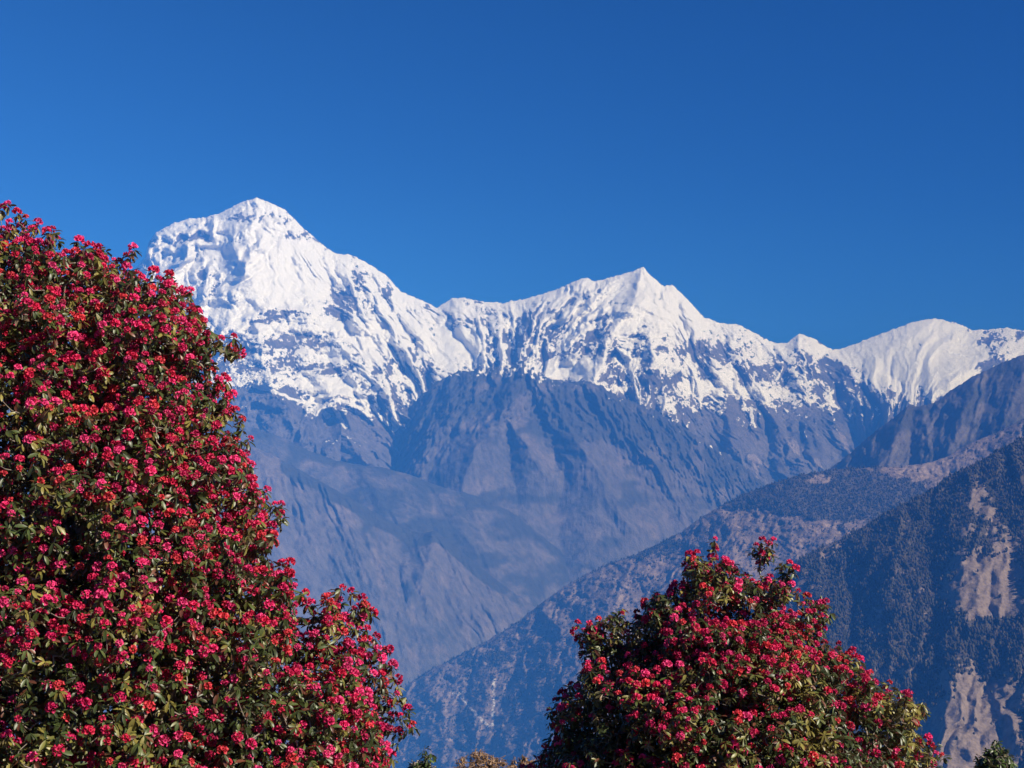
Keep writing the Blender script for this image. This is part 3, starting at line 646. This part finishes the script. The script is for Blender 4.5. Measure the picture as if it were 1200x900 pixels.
def lobes_of(spec, y0, px):
    """(u, v, r_px, dy m, squash) -> centres and radii in metres round the distance y0"""
    out = []
    for (u, v, r, dy, sq) in spec:
        y = y0 + dy; out.append((at(u, v, y), r / F * y, sq))
    return out
def hash3(p, f, seed):
    return (noise(p[:, 0] * f, p[:, 1] * f + 13, seed) + noise(p[:, 1] * f, p[:, 2] * f + 7, seed + 1) + noise(p[:, 2] * f, p[:, 0] * f + 3, seed + 2)) / 1.7
def rhododendron(name, label, spec, y0, base_uv, seed, flower_share, spacing=.125, ncand=60000, depth=.85, size=1., bare=(), extra=(), lump=.10, hollow=.32, flow_noise=.75, hw=2.9, darker=1.):
    r = np.random.default_rng(seed)
    lob = lobes_of(spec, y0, 0)
    C = np.array([l[0] for l in lob]); Rd = np.array([l[1] for l in lob]); Sq = np.array([l[2] for l in lob])
    lo = (C - Rd[:, None] * 1.1).min(0); hi = (C + Rd[:, None] * 1.1).max(0)
    def sdf(p):
        d = []
        for c, rad, s in zip(C, Rd, Sq):
            q = (p - c) / np.array([1, s, 1.]); d.append(np.linalg.norm(q, axis=1) - rad)
        d = np.array(d); k = d.min(0); return k
    def field(p): return sdf(p) + lump * 1.5 * hash3(p, 1.7, seed) + lump * hash3(p, 4.2, seed + 4) + hollow * sst(.22, .5, hash3(p, 2.4, seed + 40))
    # keep what could show from near the photograph's viewpoint plus a margin
    p = lo + r.random((ncand, 3)) * (hi - lo)
    f = field(p)
    cu = 600 + p[:, 0] / p[:, 1] * F; cvv = 513 - p[:, 2] / p[:, 1] * F
    front = (p[:, 1] < y0 + .9 + 0 * p[:, 1])
    keep = (f < 0) & (r.random(ncand) < np.clip(1.05 + f / depth, .10, 1)) & (cu > -140) & (cu < 1340) & (cvv < 1060)
    keep &= front | (r.random(ncand) < .35) | (f > -.35)
    p = p[keep]
    # thin to an even spacing
    cell = {}; sel = []
    for i, q in enumerate(p):
        key = tuple((q / spacing).astype(int)); ok = True
        for a in (-1, 0, 1):
            for b_ in (-1, 0, 1):
                for c_ in (-1, 0, 1):
                    for j in cell.get((key[0] + a, key[1] + b_, key[2] + c_), ()):
                        if ((p[j] - q) ** 2).sum() < spacing ** 2: ok = False; break
                    if not ok: break
                if not ok: break
            if not ok: break
        if ok: cell.setdefault(key, []).append(i); sel.append(i)
    p = p[sel]; nb = len(p)
    if extra: p = np.concatenate([p, [at(u, v, y0 + r.uniform(-.12, .12)) for (u, v) in extra]])
    n = len(p); f = field(p); f[nb:] = -.02
    e = .06
    g = np.stack([field(p + np.array([e, 0, 0])) - field(p - np.array([e, 0, 0])), field(p + np.array([0, e, 0])) - field(p - np.array([0, e, 0])), field(p + np.array([0, 0, e])) - field(p - np.array([0, 0, e]))], -1)
    d = unit(unit(g) * .55 + np.array([0, 0, .75]) + r.normal(0, .22, (n, 3)))
    root = tag(bpy.data.objects.new(name, None), label, 'tree'); COL.objects.link(root)
    bu, bv = base_uv; bx_ = side(bu, 900) * y0; bz = float(hill(np.array([bx_]), np.array([y0]))[0])
    base = np.array([bx_, y0, bz - .05]); root.location = base
    # wood
    cen = C[np.argmax(Rd)]; top = np.array([cen[0] * .6 + base[0] * .4, y0, max(bz + 1.0, cen[2] * .4 + bz * .6)])
    trunk = np.array([base + (top - base) * t + np.array([.1 * math.sin(3 * t + seed), .08 * math.sin(4 * t), 0]) for t in np.linspace(0, 1, 8)])
    d[nb:] = unit(np.array([0, 0, 1.]) + r.normal(0, .25, (n - nb, 3)))
    feet = p - d * .09
    P, par, order = grow(feet, trunk)
    wgt = np.zeros(len(P)); wgt[len(trunk):] = 1
    for i in order[::-1]:
        if par[i] >= 0: wgt[par[i]] += wgt[i]
    rad = .0035 * np.power(np.maximum(wgt, 1), .43) * size
    lim = np.full(len(P), -1)
    for i in order:                       # every bough springing from the trunk is a limb of its own
        if i < len(trunk): continue
        lim[i] = i if par[i] < len(trunk) else lim[par[i]]
    child = np.arange(len(P))
    def seg(mask, nm, mat, k=5):
        ii = child[mask & (par >= 0)]
        if not len(ii): return
        A = P[par[ii]] - base; B = P[ii] - base
        mid = (A + B) / 2 + r.normal(0, 1, A.shape) * np.linalg.norm(B - A, axis=1)[:, None] * .09
        ra = np.minimum(rad[par[ii]], rad[ii] * 1.5 + .002); rb = rad[ii]; rm = (ra + rb) / 2
        return tubes(nm, np.concatenate([A, mid]), np.concatenate([mid, B]), np.concatenate([ra, rm]), np.concatenate([rm, rb]), mat, root, k)
    big = [l for l in np.unique(lim[lim >= 0]) if (lim == l).sum() > 60]
    seg((child < len(trunk)) | ((lim >= 0) & ~np.isin(lim, big)), 'trunk', M_BARK, 8)
    for l in big: seg(lim == l, 'limb', M_BARK)
    tp = P[len(trunk):] + d * .09
    # leaves
    r2 = np.random.default_rng(seed + 1)
    W = [whorl(r2, k_) for k_ in (9, 10, 11, 12, 13, 11)]
    which = r.integers(0, len(W), n); Rm = frames(d, r.uniform(0, 6.3, n)); sc = r.uniform(.8, 1.2, n) * size
    hue = hash3(tp, 2.2, seed + 9) + r.normal(0, .25, n)
    dark = np.array([.03, .04, .012]); green = np.array([.06, .085, .022]); olive = np.array([.23, .19, .045]); rust = np.array([.13, .045, .025])
    def tint(tpk, s):
        nl = tpk[3].max() + 1; h = hue[s][:, None] + r.normal(0, .22, (len(s), nl))
        c = dark + (green - dark) * sst(-.4, .15, h)[..., None]; c = c + (olive - c) * (sst(.1, .75, h) * .9)[..., None]
        rs = (r.random((len(s), nl)) < .12)[..., None]; c = np.where(rs, rust * r.uniform(.6, 1.3, (len(s), nl, 1)), c) * r.uniform(.75, 1.25, (len(s), nl, 1)) * darker
        return c[:, tpk[3]]
    bake('foliage', W, which, Rm, tp - base, sc, tint, M_LEAF, root)
    # flowers on the outer tips
    patch = hash3(tp, 1.1, seed + 20) * .6 + hash3(tp, 3.0, seed + 24) * .6
    outer = sst(-.75, -.1, f)
    fl = (r.random(n) < np.clip(flower_share + flow_noise * patch * 1.5, .02, .97) * (.35 + .65 * outer))
    fl[nb:] |= r.random(n - nb) < .45
    for (u, v, ru, rv, s) in bare:
        uu = 600 + tp[:, 0] / tp[:, 1] * F; vv = 513 - tp[:, 2] / tp[:, 1] * F
        fl &= r.random(n) > s * np.clip(1.3 - np.hypot((uu - u) / ru, (vv - v) / rv), 0, 1)
    fi = np.where(fl)[0]
    r3 = np.random.default_rng(seed + 2)
    TR = [truss(r3, b_) for b_ in (10, 12, 13, 11)]
    pinks = np.array([[.72, .025, .12], [.80, .035, .18], [.60, .016, .07], [.72, .055, .08], [.52, .014, .10], [.84, .06, .24]])
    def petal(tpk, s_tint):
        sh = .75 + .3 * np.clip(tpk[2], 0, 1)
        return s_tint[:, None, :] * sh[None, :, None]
    fp = tp[fi] + d[fi] * .012; fs = r.uniform(.6, 1.22, len(fi)) * size; fR = frames(unit(d[fi] + r.normal(0, .15, (len(fi), 3))), r.uniform(0, 6, len(fi)))
    ftint = pinks[r.integers(0, len(pinks), len(fi))] * r.uniform(.7, 1.15, (len(fi), 1))
    # the hundred nearest heads facing us are parts of their own
    uu = 600 + fp[:, 0] / fp[:, 1] * F; vv = 513 - fp[:, 2] / fp[:, 1] * F
    score = fp[:, 1] - 1.2 * f[fi] * -1 * -1 + 100 * ((uu < 5) | (uu > 1195) | (vv > 893))
    score = fp[:, 1] - 3.0 * (f[fi] > -.12) + 100 * ((uu < 5) | (uu > 1195) | (vv > 893))
    first = np.argsort(score)[:100]; rest = np.setdiff1d(np.arange(len(fi)), first)
    fw = r.integers(0, len(TR), len(fi))
    heads = []
    for k in range(12):
        t_ = TR[k % 4]; me = mesh_np('flower_cluster', t_[0], t_[1]); c = pinks[k % 6] * r.uniform(.8, 1.1)
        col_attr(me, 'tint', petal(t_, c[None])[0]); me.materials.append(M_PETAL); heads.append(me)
    for i in first:
        o = bpy.data.objects.new('flower_cluster', heads[int(r.integers(0, 12))]); COL.objects.link(o); o.parent = root
        Mx = Matrix([list(row) + [0] for row in fR[i]] + [[0, 0, 0, 1]]).to_4x4()
        o.matrix_local = Matrix.Translation(Vector(fp[i] - base)) @ Mx @ Matrix.Scale(float(fs[i]), 4)
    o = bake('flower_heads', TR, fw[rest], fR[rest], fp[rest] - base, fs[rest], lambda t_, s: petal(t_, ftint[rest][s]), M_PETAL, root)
    o['kind'] = 'stuff'
    print(name, 'tips', n, 'flowers', len(fi), 'limbs', len(big))
    return root

# big tree on the left
specL = [(-70, 560, 250, .3, .9), (60, 440, 160, 0, 1.), (130, 455, 138, -.1, 1.), (40, 405, 116, .2, 1.), (150, 400, 78, .1, 1.), (110, 350, 62, .3, 1.), (205, 420, 58, 0, 1.), (-20, 362, 56, .3, 1.),
         (110, 620, 190, -.4, 1.), (200, 560, 72, -.1, 1.), (232, 612, 80, 0, 1.), (292, 598, 32, .1, 1.), (264, 668, 46, -.1, 1.), (130, 780, 230, -.6, .9), (-60, 820, 260, -.4, .9), (290, 770, 105, -.3, 1.),
         (350, 755, 62, -.2, 1.), (392, 712, 30, 0, 1.), (395, 795, 48, -.1, 1.), (370, 850, 95, -.3, 1.), (430, 868, 50, -.2, 1.), (300, 900, 160, -.5, .9), (430, 940, 75, -.3, 1.), (210, 720, 120, -.4, 1.),
         (14, 266, 26, .1, 1.), (6, 295, 26, .15, 1.), (45, 258, 8, .1, 1.), (100, 1000, 300, -.3, .8)]
rhododendron('rhododendron_tree', 'large rhododendron tree thick with crimson flowers, filling the left side', specL, 12.6, (120, 900), 11, .84, ncand=330000, spacing=.086,
             bare=[(30, 520, 90, 60, .5), (100, 860, 120, 60, .55), (210, 690, 70, 40, .3), (150, 560, 70, 30, .3)], extra=[(3, 246), (9, 240), (20, 250), (30, 256), (44, 262), (38, 270), (24, 268), (12, 262), (4, 270), (16, 280), (30, 282), (8, 292), (20, 296), (157, 292), (148, 300), (140, 308), (330, 604), (322, 592), (312, 575), (318, 618), (425, 702), (412, 694), (400, 690), (430, 712), (415, 715), (398, 705), (385, 700), (405, 730), (392, 722), (478, 832), (470, 840), (484, 850)], lump=.15, hollow=.42, size=.74)
# smaller tree on the right
specR = [(868, 720, 62, 0, 1.), (893, 640, 12, 0, 1.), (893, 662, 15, 0, 1.), (890, 684, 24, 0, 1.), (815, 690, 38, .1, 1.), (850, 690, 42, .1, 1.), (800, 740, 60, 0, 1.), (760, 770, 60, .1, 1.), (722, 745, 32, .1, 1.), (930, 740, 48, 0, 1.),
         (850, 820, 120, -.3, 1.), (740, 830, 66, -.1, 1.), (700, 845, 52, 0, 1.), (675, 880, 45, 0, 1.), (655, 892, 34, 0, 1.), (672, 826, 22, 0, 1.), (960, 800, 55, -.1, 1.), (985, 780, 22, 0, 1.), (1010, 860, 60, -.1, 1.), (955, 870, 90, -.3, 1.), (850, 930, 190, -.4, .8),
         (1060, 900, 45, -.1, 1.), (1064, 840, 20, 0, 1.), (1040, 860, 34, 0, 1.), (700, 930, 80, 0, 1.), (1000, 940, 100, -.2, 1.)]
rhododendron('rhododendron_tree', 'smaller rounded rhododendron tree with red flowers, in front of the wooded valley', specR, 14.6, (850, 900), 23, .58, ncand=220000, spacing=.09,
             bare=[(700, 850, 60, 80, .75), (1050, 850, 60, 45, .9), (960, 790, 40, 60, .5), (830, 700, 60, 16, .3)], extra=[(893, 634), (886, 640), (901, 639), (880, 646), (905, 648), (890, 646), (898, 655), (893, 650), (890, 662), (896, 674), (887, 686), (893, 696), (806, 668), (814, 664), (720, 722), (729, 720), (724, 732), (690, 742), (696, 752), (1064, 822), (1055, 828), (1070, 834), (1062, 842), (1054, 852), (1066, 856), (1048, 866), (1058, 836), (1050, 844), (1072, 846), (1060, 862), (1076, 860), (1068, 828), (1046, 838), (640, 880), (630, 890), (650, 852), (656, 836), (646, 866), (662, 820), (1098, 872), (1088, 866), (1105, 886)], lump=.14, hollow=.40, size=.76)

# ------------------------------------------------------------------ low shrubs whose tips reach into the picture
def shrub(name, label, u, vtop, wpx, y0, seed, ntip, mat, leafy=True, dead=False):
    r = np.random.default_rng(seed)
    x0 = float(side(u, 900)) * y0; bz = float(hill(np.array([x0]), np.array([y0]))[0]); base = np.array([x0, y0, bz - .03])
    zt = float(elev(vtop)) * y0; H = zt - bz; w = wpx / F * y0
    a = r.uniform(0, 6.28, ntip); q = np.sqrt(r.random(ntip)) * w
    tips = np.stack([x0 + q * np.cos(a), y0 + q * np.sin(a) * .8, bz + H * (1 - .35 * (q / w) ** 2) * r.uniform(.55, 1., ntip)], -1)
    tips[0] = [x0, y0, zt]
    root = tag(bpy.data.objects.new(name, None), label, 'shrub', 'shrubs along the foot of the picture'); COL.objects.link(root); root.location = base
    trunk = np.array([base + np.array([0, 0, H * .3 * t]) for t in (0, .5, 1.)])
    P, par, order = grow(tips, trunk, .8)
    wgt = np.zeros(len(P)); wgt[len(trunk):] = 1
    for i in order[::-1]:
        if par[i] >= 0: wgt[par[i]] += wgt[i]
    rad = .0028 * np.maximum(wgt, 1) ** .45; ii = np.where(par >= 0)[0]
    A = P[par[ii]] - base; B = P[ii] - base; mid = (A + B) / 2 + r.normal(0, .04, A.shape)
    tubes('stems', np.concatenate([A, mid]), np.concatenate([mid, B]), np.concatenate([rad[par[ii]], rad[ii]]), np.concatenate([rad[ii], rad[ii] * .8]), mat, root, 4)
    if leafy:
        n = ntip; r2 = np.random.default_rng(seed + 1); W = [whorl(r2, k_, .8) for k_ in (9, 11, 12)]
        d = unit(np.stack([r.normal(0, .4, n), r.normal(0, .4, n), np.ones(n)], -1)); Rm = frames(d, r.uniform(0, 6, n))
        def tint(t_, s):
            c = (np.array([.045, .07, .018]) if not dead else np.array([.16, .09, .05]))[None, None] * r.uniform(.5, 1.9, (len(s), t_[3].max() + 1, 1)); return c[:, t_[3]]
        bake('foliage', W, r.integers(0, 3, n), Rm, tips - base, r.uniform(.7, 1.1, n) * (1 if not dead else .6), tint, M_LEAF, root)
shrub('shrub', 'small green leafy shrub at the lower right corner', 1167, 868, 22, 16.0, 41, 110, M_BARK)
shrub('dry_shrub', 'brown dry twiggy shrub just right of the large flowering tree', 565, 880, 34, 18.0, 42, 160, M_DRY, True, True)
shrub('shrub', 'low olive shrub tucked against the foot of the large flowering tree', 497, 876, 18, 15.0, 43, 90, M_BARK)
shrub('dry_shrub', 'low dry brown shrub beside the left foot of the smaller tree', 612, 886, 22, 18.5, 44, 110, M_DRY, True, True)
